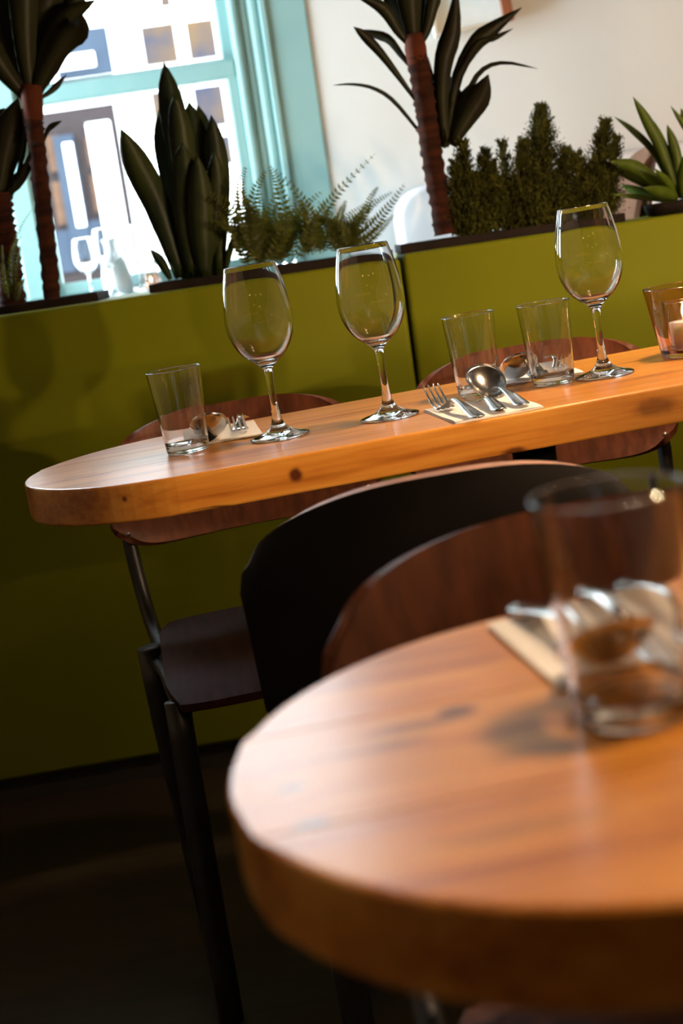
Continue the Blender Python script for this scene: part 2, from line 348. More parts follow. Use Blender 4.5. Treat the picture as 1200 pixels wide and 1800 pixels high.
# ------------------------------------------------------------------ planter trays
def tray(x0, x1, label, y0=2.735, y1=2.905, h=0.016):
    xm = (x0+x1)/2; z0 = ZT(xm) - (0.006 if xm < SEAM else 0)
    t = thing('planter_tray', label, 'planter', (xm, (y0+y1)/2, z0), (0, BT, 0), 'dark planter trays on the divider')
    L = (x1-x0)/2; wdt = (y1-y0)/2
    bm = bmesh.new()
    def b(l, hh):
        g = bmesh.ops.create_cube(bm, size=1)
        for v in g['verts']: v.co = Vector([(l[i]+hh[i])/2+v.co[i]*(hh[i]-l[i]) for i in range(3)])
    b((-L, -wdt, 0.0005), (L, wdt, .004)); b((-L, -wdt, .004), (L, -wdt+.006, h)); b((-L, wdt-.006, .004), (L, wdt, h))
    b((-L, -wdt+.006, .004), (-L+.006, wdt-.006, h)); b((L-.006, -wdt+.006, .004), (L, wdt-.006, h))
    bm_obj('tray', bm, M_TRAY, t)
    nx = 40; V = []; F = []
    for i in range(nx+1):
        for j in range(7):
            x = -L+.007+(2*L-.014)*i/nx; y = -wdt+.007+(2*wdt-.014)*j/6
            V.append((x, y, h-.004+0.003*noise.noise((x*60, y*60, xm))))
    for i in range(nx):
        for j in range(6): a = i*7+j; F.append([a, a+7, a+8, a+1])
    o = obj('soil', V, F, M_SOIL, t); tag(o, kind='stuff')
    return t
tray(-1.15, at(172, 520, 2.74).x, 'dark planter tray on the left divider end, holding the palm with trunk')
tray(at(262, 508, 2.74).x, SEAM-.012, 'dark planter tray under the snake plant and ferns')
tray(SEAM+.004, at(1097, 378, 2.74).x, 'dark planter tray under the tall cane plant and clipped conifers')
# ------------------------------------------------------------------ plants
PY = 2.815
def px_leaf(root, name, pts, wpx, Y0, Y1, M, shape='lance', fold=0.25, thick=.0022, n=12):
    k = len(pts); P = [at(p[0], p[1], Y0+(Y1-Y0)*i/(k-1)) for i, p in enumerate(pts)]
    V, F = leaf_geo(P, wpx*(Y0+Y1)/2/FPX, shape, fold, thick, n)
    return obj(name, sub(V, root.location), F, M, root)
def trunk(root, pts, wpx, Y, top=True):
    P = spline([at(x, y, Y) for (x, y) in pts], 60); r0 = wpx*Y/FPX/2; V, F = [], []
    rad = [r0*(1.0 + (0.10 if i % 4 == 0 else (-.05 if i % 4 == 2 else 0)) + random.uniform(-.05, .05)) for i in range(60)]
    V, F = tube_geo(P, rad, 18)
    for k, v in enumerate(V): V[k] = v + (v-P[min(59, k//18)])*random.uniform(-.07, .10)
    return obj('trunk', sub(V, root.location), F, M_TRUNK, root)
def base_at(px, py, Y=PY):
    p = at(px, py, Y); return p
# P1 palm with trunk at left
r = thing('cane_palm', 'palm with reddish bare trunk and broad leaves in front of the window', 'plant', base_at(92, 527))
trunk(r, [(92, 532), (84, 440), (72, 330), (63, 240), (58, 205)], 29, PY)
cutp = [at(60, 212, PY), at(58, 190, PY), at(56, 168, PY), at(56, 150, PY)]
V, F = tube_geo(cutp, [.0175, .0195, .021, .019], 18); obj('trunk_top', sub(V, r.location), F, M_CUT, r)
for pts, wd, dy in [([(60, 172), (84, 120), (116, 70), (140, 50), (144, 24)], 44, -.05), ([(62, 165), (82, 90), (120, 30), (168, 0)], 34, -.02),
        ([(58, 172), (70, 80), (84, -40), (92, -90)], 62, .03), ([(55, 175), (44, 80), (40, -40), (36, -90)], 52, -.03), ([(52, 176), (22, 100), (-6, 20), (-24, -50)], 70, .02),
        ([(50, 176), (10, 128), (-30, 70), (-70, 30)], 46, -.06), ([(60, 170), (100, 100), (128, 10), (150, -60)], 40, .06), ([(56, 176), (60, 90), (60, 0), (64, -80)], 74, .08),
        ([(52, 178), (30, 110), (12, 30), (10, -60)], 70, .10), ([(66, 176), (92, 158), (117, 131)], 11, .02), ([(76, 252), (86, 226), (109, 212)], 10, -.01),
        ([(62, 190), (46, 240), (38, 280), (22, 345)], 9, .02), ([(58, 165), (78, 110), (106, 50), (112, -10)], 42, .10), ([(54, 172), (52, 90), (50, 20), (52, -60)], 80, .13), ([(52, 174), (20, 110), (-14, 50), (-40, -10)], 60, .09), ([(58, 170), (76, 100), (92, 40), (96, -30)], 70, .12)]:
    px_leaf(r, 'leaf', pts, wd, PY, PY+dy, M_LEAF, 'mid')
# P0 partly seen at the left edge
r = thing('cane_palm', 'broad-leaved palm cut off by the left photo edge', 'plant', base_at(16, 540, PY+.03))
trunk(r, [(22, 545), (14, 470), (4, 400), (-4, 340)], 44, PY+.03)
for pts, wd, dy in [([(-4, 350), (6, 280), (18, 220), (32, 172)], 46, -.03), ([(-6, 350), (-8, 280), (-4, 220), (8, 190)], 50, .03), ([(0, 350), (24, 270), (34, 220), (40, 190)], 34, .03),
        ([(-2, 345), (28, 330), (48, 292), (66, 240)], 16, -.05), ([(0, 400), (-20, 330), (-40, 260)], 50, 0), ([(2, 380), (14, 350), (22, 322), (52, 284)], 18, .02)]:
    px_leaf(r, 'leaf', pts, wd, PY+.03, PY+.03+dy, M_LEAF, 'mid')
def frond_geo(V, F, P, wid, npair, droop=0.0, taper=0.8, lw=0.34):
    pts = spline(P, npair+2); tube_geo(pts, [.0011*(1-.8*i/(npair+1)) for i in range(npair+2)], 4, V, F)
    for i in range(1, npair+1):
        t = i/(npair+1); p = pts[i]; tg = (pts[i+1]-pts[i-1]).normalized()
        nn = (Vector((0, -1, .5))).normalized(); s = tg.cross(nn).normalized(); nn = s.cross(tg)
        L = wid*(0.45+0.55*min(1, t/.25))*(1-taper*max(0, t-.25)/.75)
        for sg in (-1, 1):
            d = (s*sg + tg*0.42 + nn*random.uniform(-.3, .3) + Vector((0, 0, -droop))).normalized(); q = d.cross(nn).normalized()
            b = len(V); hw = L*lw/2
            V += [p, p+d*L*.35+q*hw+nn*.0012, p+d*L, p+d*L*.35-q*hw+nn*.0012, p+d*L*.4-nn*.0012]
            F += [[b, b+1, b+2], [b, b+2, b+3], [b, b+4, b+1], [b+1, b+4, b+2], [b+2, b+4, b+3], [b+3, b+4, b]]
def frond(root, pts, wpx, Y0, Y1, npair, M=M_FERN, **k):
    kk = len(pts); P = [at(p[0], p[1], Y0+(Y1-Y0)*i/(kk-1)) for i, p in enumerate(pts)]
    V, F = [], []; frond_geo(V, F, P, wpx*(Y0+Y1)/2/FPX, npair, **k)
    return obj('frond', sub(V, root.location), F, M, root, False)
r = thing('twiggy_fern', 'small feathery sprig between the two left palm trunks', 'plant', base_at(24, 535, PY+.01))
for pts in ([(20, 535), (24, 460), (32, 410), (56, 368)], [(22, 535), (20, 480), (22, 440), (38, 415)], [(22, 535), (28, 480), (34, 450), (36, 430)], [(18, 535), (8, 480), (4, 430)], [(26, 535), (34, 505), (44, 490)]):
    frond(r, pts, 10, PY+.01, PY-.03, 26)
# snake plant
r = thing('snake_plant', 'tall snake plant with broad upright pointed leaves before the window', 'plant', base_at(352, 492))
for pts, wd, dy in [([(345, 488), (322, 300), (300, 180), (288, 110)], 46, .02), ([(318, 488), (280, 370), (242, 290), (212, 226)], 50, -.02), ([(330, 488), (304, 330), (289, 250), (279, 192)], 40, .05),
        ([(362, 488), (350, 300), (340, 230), (332, 179)], 46, .03), ([(385, 488), (386, 340), (378, 260), (371, 202)], 40, 0), ([(374, 488), (366, 320), (356, 230), (347, 184)], 34, .06),
        ([(300, 492), (284, 462), (264, 438)], 17, -.03), ([(338, 492), (326, 380), (322, 300), (320, 250)], 48, -.04), ([(360, 490), (356, 420), (352, 340), (345, 270)], 46, -.04),
        ([(352, 488), (330, 330), (316, 220), (305, 165)], 42, -.01), ([(396, 478), (404, 440), (410, 414)], 12, -.02), ([(350, 488), (372, 400), (380, 330), (376, 262)], 44, -.03), ([(330, 490), (300, 420), (272, 350), (262, 300)], 44, .03)]:
    px_leaf(r, 'leaf', pts, wd, PY, PY+dy, M_SNAKE, 'lance', 0.16, .004)
# ferns
r = thing('boston_fern', 'bushy fern with yellow-green fronds right of the snake plant', 'plant', base_at(465, 462))
for pts in ([(470, 462), (500, 400), (490, 330), (473, 290)], [(520, 455), (548, 400), (530, 350), (478, 293)], [(455, 462), (430, 380), (422, 330), (432, 292)], [(450, 462), (440, 400), (448, 340), (468, 298)]):
    frond(r, pts, 21, PY-.03, PY-.06, 22, lw=.45)
for i in range(34):
    a = random.uniform(-1.35, 1.35); L = random.uniform(70, 150); bx = 470+random.uniform(-40, 45)
    q = [(bx, 462-(bx-470)*.15), (bx+L*.55*math.sin(a*.5), 462-L*.6), (bx+L*.85*math.sin(a), 462-L*(.62+.45*math.cos(a)))]
    frond(r, q, random.uniform(15, 22), PY, PY+random.uniform(-.07, .09), 19, lw=.42)
r = thing('boston_fern', 'spreading fern with arching fronds against the white wall', 'plant', base_at(590, 440))
for pts, wd, dy in [([(535, 440), (560, 385), (596, 335), (660, 269)], 20, -.02), ([(575, 435), (620, 392), (654, 360), (690, 337)], 16, .02), ([(590, 440), (640, 412), (678, 370), (712, 322)], 20, -.04),
        ([(585, 440), (630, 395), (650, 350), (664, 328)], 14, .05), ([(560, 440), (590, 400), (600, 372), (608, 352)], 15, .03), ([(600, 440), (640, 425), (670, 400), (694, 376)], 17, 0)]:
    frond(r, pts, wd, PY, PY+dy, 24, lw=.42)
for i in range(26):
    a = random.uniform(-1.2, 1.25); L = random.uniform(60, 105); bx = 585+random.uniform(-50, 35)
    q = [(bx, 442-(bx-585)*.15), (bx+L*.55*math.sin(a*.5), 442-L*.55), (bx+L*.95*math.sin(a), 442-L*(.5+.42*math.cos(a)))]
    frond(r, q, random.uniform(12, 18), PY, PY+random.uniform(-.07, .08), 17, lw=.42)
# tall cane plant
r = thing('cane_plant', 'tall ringed-trunk cane plant with dark strap leaves before the white wall', 'plant', base_at(782, 408))
trunk(r, [(782, 412), (770, 340), (757, 262), (746, 180), (733, 100)], 35, PY)
V, F = tube_geo([at(735, 118, PY), at(730, 85, PY), at(727, 60, PY)], [.019, .021, .017], 18); obj('trunk_top', sub(V, r.location), F, M_CUT, r)
for pts, wd, dy, sh in [([(734, 228), (691, 177), (656, 155), (618, 148), (584, 150)], 9, -.03, 'strap'), ([(730, 176), (697, 130), (665, 89), (637, 60), (621, 47)], 17, -.04, 'mid'),
        ([(728, 125), (706, 98), (684, 70), (659, 60), (630, 52)], 16, .03, 'mid'), ([(724, 84), (700, 55), (672, 14), (620, -10)], 22, -.03, 'mid'), ([(728, 80), (702, 20), (668, -40)], 34, .02, 'mid'),
        ([(728, 82), (720, 10), (712, -70)], 44, -.05, 'mid'), ([(732, 80), (748, 20), (772, -60)], 40, .02, 'mid'), ([(730, 82), (735, 0), (742, -70)], 44, .05, 'mid'), ([(735, 84), (750, 50), (764, -10), (790, -70)], 24, -.02, 'mid'),
        ([(758, 262), (772, 200), (775, 120)], 52, .03, 'mid'), ([(784, 256), (776, 180), (779, 110), (795, 50), (803, -30)], 36, .02, 'mid'), ([(786, 250), (802, 140), (833, 79), (865, 51), (917, 13)], 30, .05, 'mid'),
        ([(800, 148), (836, 80), (868, 67), (902, 50)], 10, .06, 'mid'), ([(790, 250), (817, 177), (843, 127), (884, 110), (946, 121)], 13, -.04, 'strap'), ([(794, 256), (816, 215), (842, 170), (858, 131)], 42, -.03, 'mid'),
        ([(770, 256), (758, 180), (752, 100)], 22, .04, 'mid'), ([(780, 258), (790, 190), (788, 130)], 46, .06, 'mid'), ([(776, 258), (800, 215), (822, 150)], 36, .01, 'mid')]:
    px_leaf(r, 'leaf', pts, wd, PY, PY+dy, M_LEAF, sh)
# clipped conifers: one bushy thing per spire group
def conifer(label, bx, by, spires, seed, n):
    rnd = random.Random(seed); Yc = PY+.005
    r = thing('small_conifer', label, 'plant', base_at(bx, by, Yc), group='clipped conifers in the divider tray')
    V, F = [], []; SV, SF = [], []
    px = Yc/FPX
    for (x0, y0, x1, y1, rad, cnt) in spires:
        A = at(x0, y0, Yc); B = at(x1, y1, Yc+rnd.uniform(-.02, .02)); R0 = rad*px
        tube_geo([A, (A+B)/2, B], [.0035, .002, .0007], 6, SV, SF); ax = (B-A).normalized(); s, u = frame_of(ax)
        for i in range(cnt):                          # upright side sprays with scale leaves
            t = rnd.random()**1.35; an = rnd.uniform(0, 2*math.pi); rr = R0*(1-t)**0.95*rnd.uniform(.35, 1.0)+.002
            rd = s*math.cos(an)+u*math.sin(an)*.8
            p0 = A+(B-A)*(t*1.02-.05) + rd*rr*.3; d = (rd*.8+ax*rnd.uniform(.6, 1.3)).normalized(); L = rr*.75+.013
            for k in range(7):
                f = k/6; q = p0+d*L*f+Vector((rnd.uniform(-1, 1), rnd.uniform(-1, 1), rnd.uniform(-1, 1)))*.0022
                h = .0050*(1-.5*f); e = (d+Vector((rnd.uniform(-1, 1), rnd.uniform(-1, 1), rnd.uniform(-.5, 1)))*.8).normalized(); g, w_ = frame_of(e)
                b = len(V); V += [q-e*h, q+g*h*.55, q+e*h*1.3, q-g*h*.55, q+w_*h*.45]
                F += [[b, b+1, b+4], [b+1, b+2, b+4], [b+2, b+3, b+4], [b+3, b, b+4], [b, b+3, b+2, b+1]]
    obj('stem', sub(SV, r.location), SF, M_TRUNK, r)
    tag(obj('foliage', sub(V, r.location), F, M_CYP, r, False), kind='stuff'); return r
conifer('low conifer nestled right against the cane trunk', 828, 405, [(822, 405, 812, 246, 50, 520), (848, 402, 852, 264, 46, 420), (806, 405, 798, 285, 40, 260), (838, 405, 836, 310, 70, 600), (868, 400, 876, 312, 50, 360)], 1, 0)
conifer('tallest conifer, with pointed spire between the cane trunk and rightmost wine glass', 940, 392, [(950, 392, 951, 184, 86, 1250), (916, 394, 920, 246, 50, 480), (902, 396, 881, 248, 34, 240), (985, 388, 994, 262, 50, 420), (940, 394, 940, 305, 100, 800), (882, 398, 866, 284, 40, 260)], 2, 0)
conifer('conifer with loose spire directly above the rightmost wine glass', 1050, 380, [(1046, 380, 1064, 210, 54, 720), (1060, 378, 1085, 238, 36, 320), (1028, 382, 1012, 270, 48, 420), (1045, 382, 1045, 292, 70, 560)], 3, 0)
# agave in a pot at right
ap = base_at(1192, 368, PY)
r = thing('agave', 'agave with bright pointed leaves in dark pot at right end of the divider', 'plant', (ap.x, ap.y, ZT(ap.x)+.0025))
lathe('pot', [(0, .0), (.058, .0), (.064, .012), (.066, .022), (.060, .022), (.058, .012), (0, .012)], M_TRAY, r, 32, False)
lathe('soil', [(0, .019), (.03, .020), (.059, .017)], M_SOIL, r, 24, False)
for pts, wd, dy in [([(1190, 345), (1165, 270), (1138, 215), (1112, 170)], 20, -.04), ([(1188, 345), (1150, 270), (1115, 232), (1079, 205)], 12, .02), ([(1192, 345), (1176, 290), (1160, 248), (1149, 213)], 19, .03),
        ([(1196, 345), (1192, 290), (1182, 250), (1172, 219)], 18, -.02), ([(1190, 350), (1150, 318), (1110, 292), (1070, 284)], 25, -.05), ([(1188, 352), (1140, 325), (1100, 305), (1067, 297)], 18, .02),
        ([(1185, 356), (1150, 350), (1110, 345), (1072, 341)], 9, -.03), ([(1192, 350), (1176, 325), (1150, 296)], 16, -.06), ([(1200, 345), (1210, 280), (1216, 210)], 20, 0), ([(1200, 350), (1240, 290), (1270, 240)], 20, .03),
        ([(1200, 352), (1250, 320), (1300, 300)], 20, -.03), ([(1188, 355), (1130, 340), (1090, 325)], 18, .05), ([(1198, 350), (1200, 320), (1202, 270)], 22, -.08), ([(1192, 350), (1170, 340), (1130, 330)], 22, -.09)]:
    px_leaf(r, 'leaf', pts, wd, PY, PY+dy, M_AGAVE, 'lance', .35, .0035)
r = thing('agave', 'plant leaf tip poking in at the right photo edge above the agave', 'plant', (at(1290, 352, PY).x, PY, ZT(at(1290, 352, PY).x)+.0025))
lathe('pot', [(0, .0), (.058, .0), (.064, .012), (.066, .022), (.060, .022), (.058, .012), (0, .012)], M_TRAY, r, 32, False)
for pts in ([(1285, 330), (1240, 270), (1206, 225), (1178, 186)], [(1290, 330), (1290, 260), (1280, 190)], [(1295, 330), (1330, 270), (1360, 210)], [(1285, 335), (1230, 250), (1205, 210), (1196, 190)]):
    px_leaf(r, 'leaf', pts, 14, PY, PY-.02, M_AGAVE, 'lance', .35, .0035)
# ------------------------------------------------------------------ beyond the divider
b0 = at(708, 400, 3.72)
t = thing('upholstered_bench', 'white high-backed bench with rounded corner against the white wall', 'bench', (b0.x, 3.72, 0.301), (0, 0, 0))
bm = bmesh.new(); bmesh.ops.create_cube(bm, size=1)
for v in bm.verts:
    v.co = Vector(((v.co.x+.5)*2.2, (v.co.y+.5)*0.16+.15, 0.0 if v.co.z < 0 else at(735, 328, 3.87).z-.301))
e = [x for x in bm.edges if abs(x.verts[0].co.y-x.verts[1].co.y) > .1 and x.verts[0].co.z > .3 and x.verts[0].co.x < 1]
bmesh.ops.bevel(bm, geom=e, offset=.085, segments=8, profile=.5, affect='EDGES')
bmesh.ops.bevel(bm, geom=[x for x in bm.edges if abs(x.verts[0].co.y-x.verts[1].co.y) < 1e-4], offset=.018, segments=4, profile=.5, affect='EDGES')
bm_obj('backrest', bm, M_BENCH, t, True)
box('seat', (0.05, -.28, .0), (2.2, .145, .45), M_BENCH, t, .02, 3, True)
# picture
pc = at(815, 10, 4.03); t = thing('picture_frame', 'framed pale blue print hung slightly askew on the white wall', 'picture', (pc.x, 4.03, pc.z), (0, R(-3.0), 0))
PWL, PWR, PB, PH = -.095, .125, -.066, .30
box('print', (PWL+.004, -.004, PB+.004), (PWR-.02, .006, PB+PH-.004), M_PRINT, t)
tag(box('frame_bar', (PWR-.028, -.018, PB), (PWR, .012, PB+PH), M_WOODFRAME, t, .002), 'red-brown right bar of the frame')
box('frame_bar', (PWL, -.018, PB), (PWL+.012, .012, PB+PH), M_PALEFRAME, t, .002)
box('frame_bar', (PWL+.012, -.018, PB), (PWR-.028, .012, PB+.010), M_PALEFRAME, t, .002)
box('frame_bar', (PWL+.012, -.018, PB+PH-.012), (PWR-.028, .012, PB+PH), M_PALEFRAME, t, .002)
# ------------------------------------------------------------------ building across the street
FY = 12.0; F0 = at(225, 190, FY)
fb = thing('white_building', 'white building across the street with sash window and shopfront', 'building', F0, (0, BT, 0))
FI = (Matrix.Translation(F0) @ Matrix.Rotation(BT, 4, 'Y')).inverted()
def fr(name, x0, y0, x1, y1, d0, d1, M, parent=fb):
    xm, ym = (x0+x1)/2, (y0+y1)/2
    u = sorted(((FI @ at(x0, ym, FY)).x, (FI @ at(x1, ym, FY)).x)); v = sorted(((FI @ at(xm, y0, FY)).z, (FI @ at(xm, y1, FY)).z))
    return box(name, (u[0], d0, v[0]), (u[1], d1, v[1]), M, parent)
box('wall', (-6, .10, -3.2), (6, .5, 7), M_RENDER, fb)
sw = fr('window', 232, 325, 384, -95, .05, .12, M_RENDER)
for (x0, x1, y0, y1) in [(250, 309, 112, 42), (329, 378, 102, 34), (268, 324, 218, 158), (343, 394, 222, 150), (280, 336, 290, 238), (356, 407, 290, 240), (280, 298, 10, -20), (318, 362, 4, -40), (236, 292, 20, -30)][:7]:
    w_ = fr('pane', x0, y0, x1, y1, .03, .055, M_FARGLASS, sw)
sh = fr('shopfront', 66, 520, 226, 188, .02, .12, M_GREYFAR)
for (x0, y0, x1, y1, M, d) in [(84, 302, 108, 238, M_BRICK, 0), (96, 395, 120, 318, M_BRICK, 0), (152, 292, 174, 240, M_BRICK, 0), (162, 372, 186, 306, M_BRICK, 0), (112, 470, 148, 235, M_BLUEDOOR, -.02), (124, 400, 140, 250, M_RENDER, -.03),
        (176, 500, 216, 212, M_RENDER, -.06), (90, 480, 130, 405, M_BLUEDOOR, 0), (160, 470, 200, 385, M_BLUEDOOR, 0)]:
    fr('panel', x0, y0, x1, y1, d-.01, .03, M, sh)
sg = fr('sign_board', 96, 134, 192, 52, -.02, .11, M_BLUEDOOR); fr('lamp_bar', 96, 122, 168, 97, -.06, -.01, M_RENDER, sg)
struct(box('pavement', (-8, 4.25, -.3), (8, 13, -.2), M_PAVE)).name = 'ground'
# ------------------------------------------------------------------ tables
def clip(poly, f):
    out = []
    for i in range(len(poly)):
        a, b = poly[i], poly[(i+1) % len(poly)]; fa, fb_ = f(a), f(b)
        if fa >= 0: out.append(a)
        if (fa >= 0) != (fb_ >= 0): t = fa/(fa-fb_); out.append((a[0]+(b[0]-a[0])*t, a[1]+(b[1]-a[1])*t))
    return out
def table(label, cx, cy, rad, length, yaw, cuts, M, thick=.047, pedx=(0.45,), wob=0.0):
    t = thing('table', label, 'table', (cx, cy, 0), (0, 0, yaw))
    poly = []
    for i in range(49): a = math.pi/2+math.pi*i/48; poly.append((rad*math.cos(a), rad*math.sin(a)))
    for i in range(1, 40): poly.append(((length-2*rad)*i/40, -rad))
    for i in range(49): a = -math.pi/2+math.pi*i/48; poly.append((length-2*rad+rad*math.cos(a), rad*math.sin(a)))
    for i in range(1, 40): poly.append(((length-2*rad)*(1-i/40), rad))
    ys = [-rad-.01]+cuts+[rad+.01]
    for y0, y1 in zip(ys[:-1], ys[1:]):
        g = .0007
        p = clip(clip(poly, lambda q: q[1]-(y0+g)), lambda q: (y1-g)-q[1]); n = len(p)
        bm = bmesh.new()
        lo = [bm.verts.new((x, y, .75-thick)) for x, y in p]; hi = [bm.verts.new((x, y, .75)) for x, y in p]
        bm.faces.new(hi); bm.faces.new(lo[::-1])
        for i in range(n): bm.faces.new((lo[i], lo[(i+1) % n], hi[(i+1) % n], hi[i]))
        bmesh.ops.remove_doubles(bm, verts=bm.verts, dist=1e-5)
        bmesh.ops.recalc_face_normals(bm, faces=bm.faces)
        ed = [e for e in bm.edges if len(e.link_faces) == 2 and e.calc_face_angle(0) > .9]
        outer = [e for e in ed if all(abs(v.co.y-y0) > .003 and abs(v.co.y-y1) > .003 for v in e.verts)]
        inner = [e for e in ed if e not in outer and abs(e.verts[0].co.z-e.verts[1].co.z) < 1e-4]
        bmesh.ops.bevel(bm, geom=outer, offset=.0035, segments=3, profile=.5, affect='EDGES')
        if wob:
            for v in bm.verts:
                if v.co.y < -rad*.4 or v.co.x < 0:
                    k = noise.noise((v.co.x*7, v.co.z*9, 3.1))*wob
                    d = Vector((v.co.x if v.co.x < 0 else 0, v.co.y, 0)); d = d.normalized() if d.length > .05 else Vector()
                    v.co += d*k
                    if v.co.z < .75-thick+.012: v.co.z += max(0, noise.noise((v.co.x*23, 1.3, 0))-.25)*.012
        bm_obj('plank', bm, M, t, False)
    for x in pedx:
        o = thing_part = tube('pedestal', [(x, 0, .028), (x, 0, .70)], .03, M_BLACKMETAL, t, 16)
        lathe('foot', [(0, 0), (.17, 0), (.17, .006), (.06, .022), (.03, .03), (0, .03)], M_BLACKMETAL, t, 32, False).location = (x, 0, 0)
        box('mounting_plate', (x-.12, -.10, .692), (x+.12, .10, .7025), M_BLACKMETAL, t)
    return t
YAW = R(3.9)
def tl(c, p): # world -> table local
    v = Matrix.Rotation(-YAW, 3, 'Z') @ (Vector(p)-Vector((c[0], c[1], 0))); return tuple(v)
T1c = (-0.187, 1.876); T2c = (0.122, 0.652)
def edge(p): return (p[0], -.2155 if p[0] > 0 else -math.sqrt(max(0, .2155**2-p[0]**2)), p[2])
K1 = [(edge(tl(T1c, at(521, 836, 1.66))), .0095, 1.0, .97), (edge(tl(T1c, at(220, 873, 1.69))), .0045, 1, .9), (tl(T1c, atz(170, 835, .75)), .006, 5, .6), (tl(T1c, atz(130, 838, .75)), .005, 6, .6),
      (edge(tl(T1c, at(1150, 715, 1.70))), .013, 2.2, .6), (tl(T1c, atz(290, 815, .75)), .004, 6, .6), (tl(T1c, atz(1080, 665, .75)), .005, 6, .6), (tl(T1c, atz(560, 800, .75)), .004, 5, .5), (edge(tl(T1c, at(905, 793, 1.685))), .006, 3, .9)]
K2 = [(tl(T2c, atz(800, 1250, .75)), .0085, 1.5, .9), (tl(T2c, atz(735, 1275, .75)), .008, 4.0, .55), (tl(T2c, atz(510, 1385, .75)), .0075, 1.4, .65), (tl(T2c, atz(548, 1448, .75)), .007, 1.5, .8),
      (tl(T2c, atz(690, 1310, .75)), .006, 4, .45), (tl(T2c, atz(980, 1310, .75)), .008, 5, .45), (tl(T2c, atz(900, 1460, .75)), .008, 6, .35)]
M_PINE1 = mat_wood('varnished_pine_back_table', PINE_D, PINE_M, PINE_L, K1, .28)
M_PINE2 = mat_wood('varnished_pine_front_table', PINE_D, PINE_M, PINE_L, K2, .30)
table('oval-ended pine table in the middle, set with wine glasses and tumblers', T1c[0], T1c[1], .2155, 1.35, YAW, [-.07, .075], M_PINE1, .047, (.46,), .004)
table('blurred round-ended pine table nearest the viewer, with one tumbler', T2c[0], T2c[1], .1975, 1.30, YAW, [-.065, .06], M_PINE2, .043, (.46,), .002)
# ------------------------------------------------------------------ chairs
def ply(name, fn, nu, nv, th, M, parent, edge=None):       # curved plywood sheet with a pale edge
    G = [[fn(math.sin(math.pi/2*(-1+2*i/nu)), j/nv) for j in range(nv+1)] for i in range(nu+1)]
    V = []; F = []; mi = []
    def nrm(i, j):
        a = G[min(i+1, nu)][j]-G[max(i-1, 0)][j]; b = G[i][min(j+1, nv)]-G[i][max(j-1, 0)]; return a.cross(b).normalized()
    for sgn in (0, 1):
        for i in range(nu+1):
            for j in range(nv+1): V.append(G[i][j]+nrm(i, j)*th*(sgn-.5))
    n = (nu+1)*(nv+1); ix = lambda i, j, s: s*n+i*(nv+1)+j
    for i in range(nu):
        for j in range(nv):
            F.append([ix(i, j, 0), ix(i+1, j, 0), ix(i+1, j+1, 0), ix(i, j+1, 0)]); mi.append(0)
            F.append([ix(i, j, 1), ix(i, j+1, 1), ix(i+1, j+1, 1), ix(i+1, j, 1)]); mi.append(0)
    rim = [(i, 0) for i in range(nu)]+[(nu, j) for j in range(nv)]+[(i, nv) for i in range(nu, 0, -1)]+[(0, j) for j in range(nv, 0, -1)]
    for k in range(len(rim)):
        a, b = rim[k], rim[(k+1) % len(rim)]; F.append([ix(*a, 0), ix(*b, 0), ix(*b, 1), ix(*a, 1)]); mi.append(1)
    o = obj(name, V, F, [M, edge or M], parent, True, mi)
    try: o.data.set_sharp_from_angle(angle=R(40))
    except Exception: pass
    return o
def chair(label, loc, rz, zb=.575, zt=.765, Mb=None, Ms=None, arch=.045, pw=4, zo=0.0, edge=None, hide_up=0.0):
    t = thing('dining_chair', label, 'chair', (loc[0], loc[1], zo), (0, 0, rz), 'plywood dining chairs')
    Mb = Mb or M_PLY
    def back(u, v):
        hw = .212*(1-.10*max(0, abs(v-.5)*2-.75)/.25)
        top = zt-arch*abs(u)**pw-.016*abs(u)**16; bot = zb+.022*abs(u)**8
        z = bot+(top-bot)*v
        return Vector((u*hw, .238+(z-.575)*.30-.045*u*u, z))
    b = ply('backrest', back, 28, 12, .010, Mb, t, edge)
    def seat(u, v):
        k = 2*v-1; hw = .172*(1-.10*max(0, abs(k)-.6)/.4*abs(k)**3)
        return Vector((u*hw, -.205+.405*v-.012*abs(u)**6*k, .452-.010*(1-u*u)*(1-abs(k))-.018*max(0, -k-.55)**2*4))
    ply('seat', seat, 20, 14, .012, Ms or M_SEAT, t)
    for s in (-1, 1):
        tube('upright', spline([(s*.166, .05, .432), (s*.182, .19-hide_up, .47), (s*.190-s*hide_up, .222-hide_up*1.6, zb+.02), (s*.184-s*hide_up*.6, .25-hide_up*1.9, min(zt-.06, .70))], 14), .011, M_BLACKMETAL, t, 10)
        tube('leg', spline([(s*.160, -.165, .440), (s*.166, -.18, .25), (s*.172, -.20, 0.0)], 8), [.017]*8, M_BLACKMETAL, t, 12)
        tube('leg', spline([(s*.186, .085, .452), (s*.184, .09, .25), (s*.180, .10, 0.0)], 8), [.021, .022, .022, .021, .02, .02, .019, .018], M_BLACKMETAL, t, 12)
        tube('side_rail', [(s*.160, -.165, .435), (s*.172, 0, .434), (s*.186, .085, .432)], .009, M_BLACKMETAL, t, 8)
        for (x, y, z) in ((s*.150, .06, .449), (s*.150, -.04, .448)):
            sc = lathe('screw', [(0, .003), (.003, .0025), (.0045, 0), (0, -.003)], M_SCREW, t, 12, False); sc.location = (x, y, z)
        zz = zb+.022; p = back(s*.90, .12)
        sc = lathe('screw', [(0, .003), (.003, .0025), (.0045, 0), (0, -.003)], M_SCREW, t, 12, False); sc.location = (p.x, p.y-.006, p.z); sc.rotation_euler = (R(90), 0, 0)
    tube('cross_rail', [(-.160, -.165, .430), (.160, -.165, .430)], .009, M_BLACKMETAL, t, 8)
    tube('cross_rail', [(-.186, .085, .428), (.186, .085, .428)], .009, M_BLACKMETAL, t, 8)
    return t
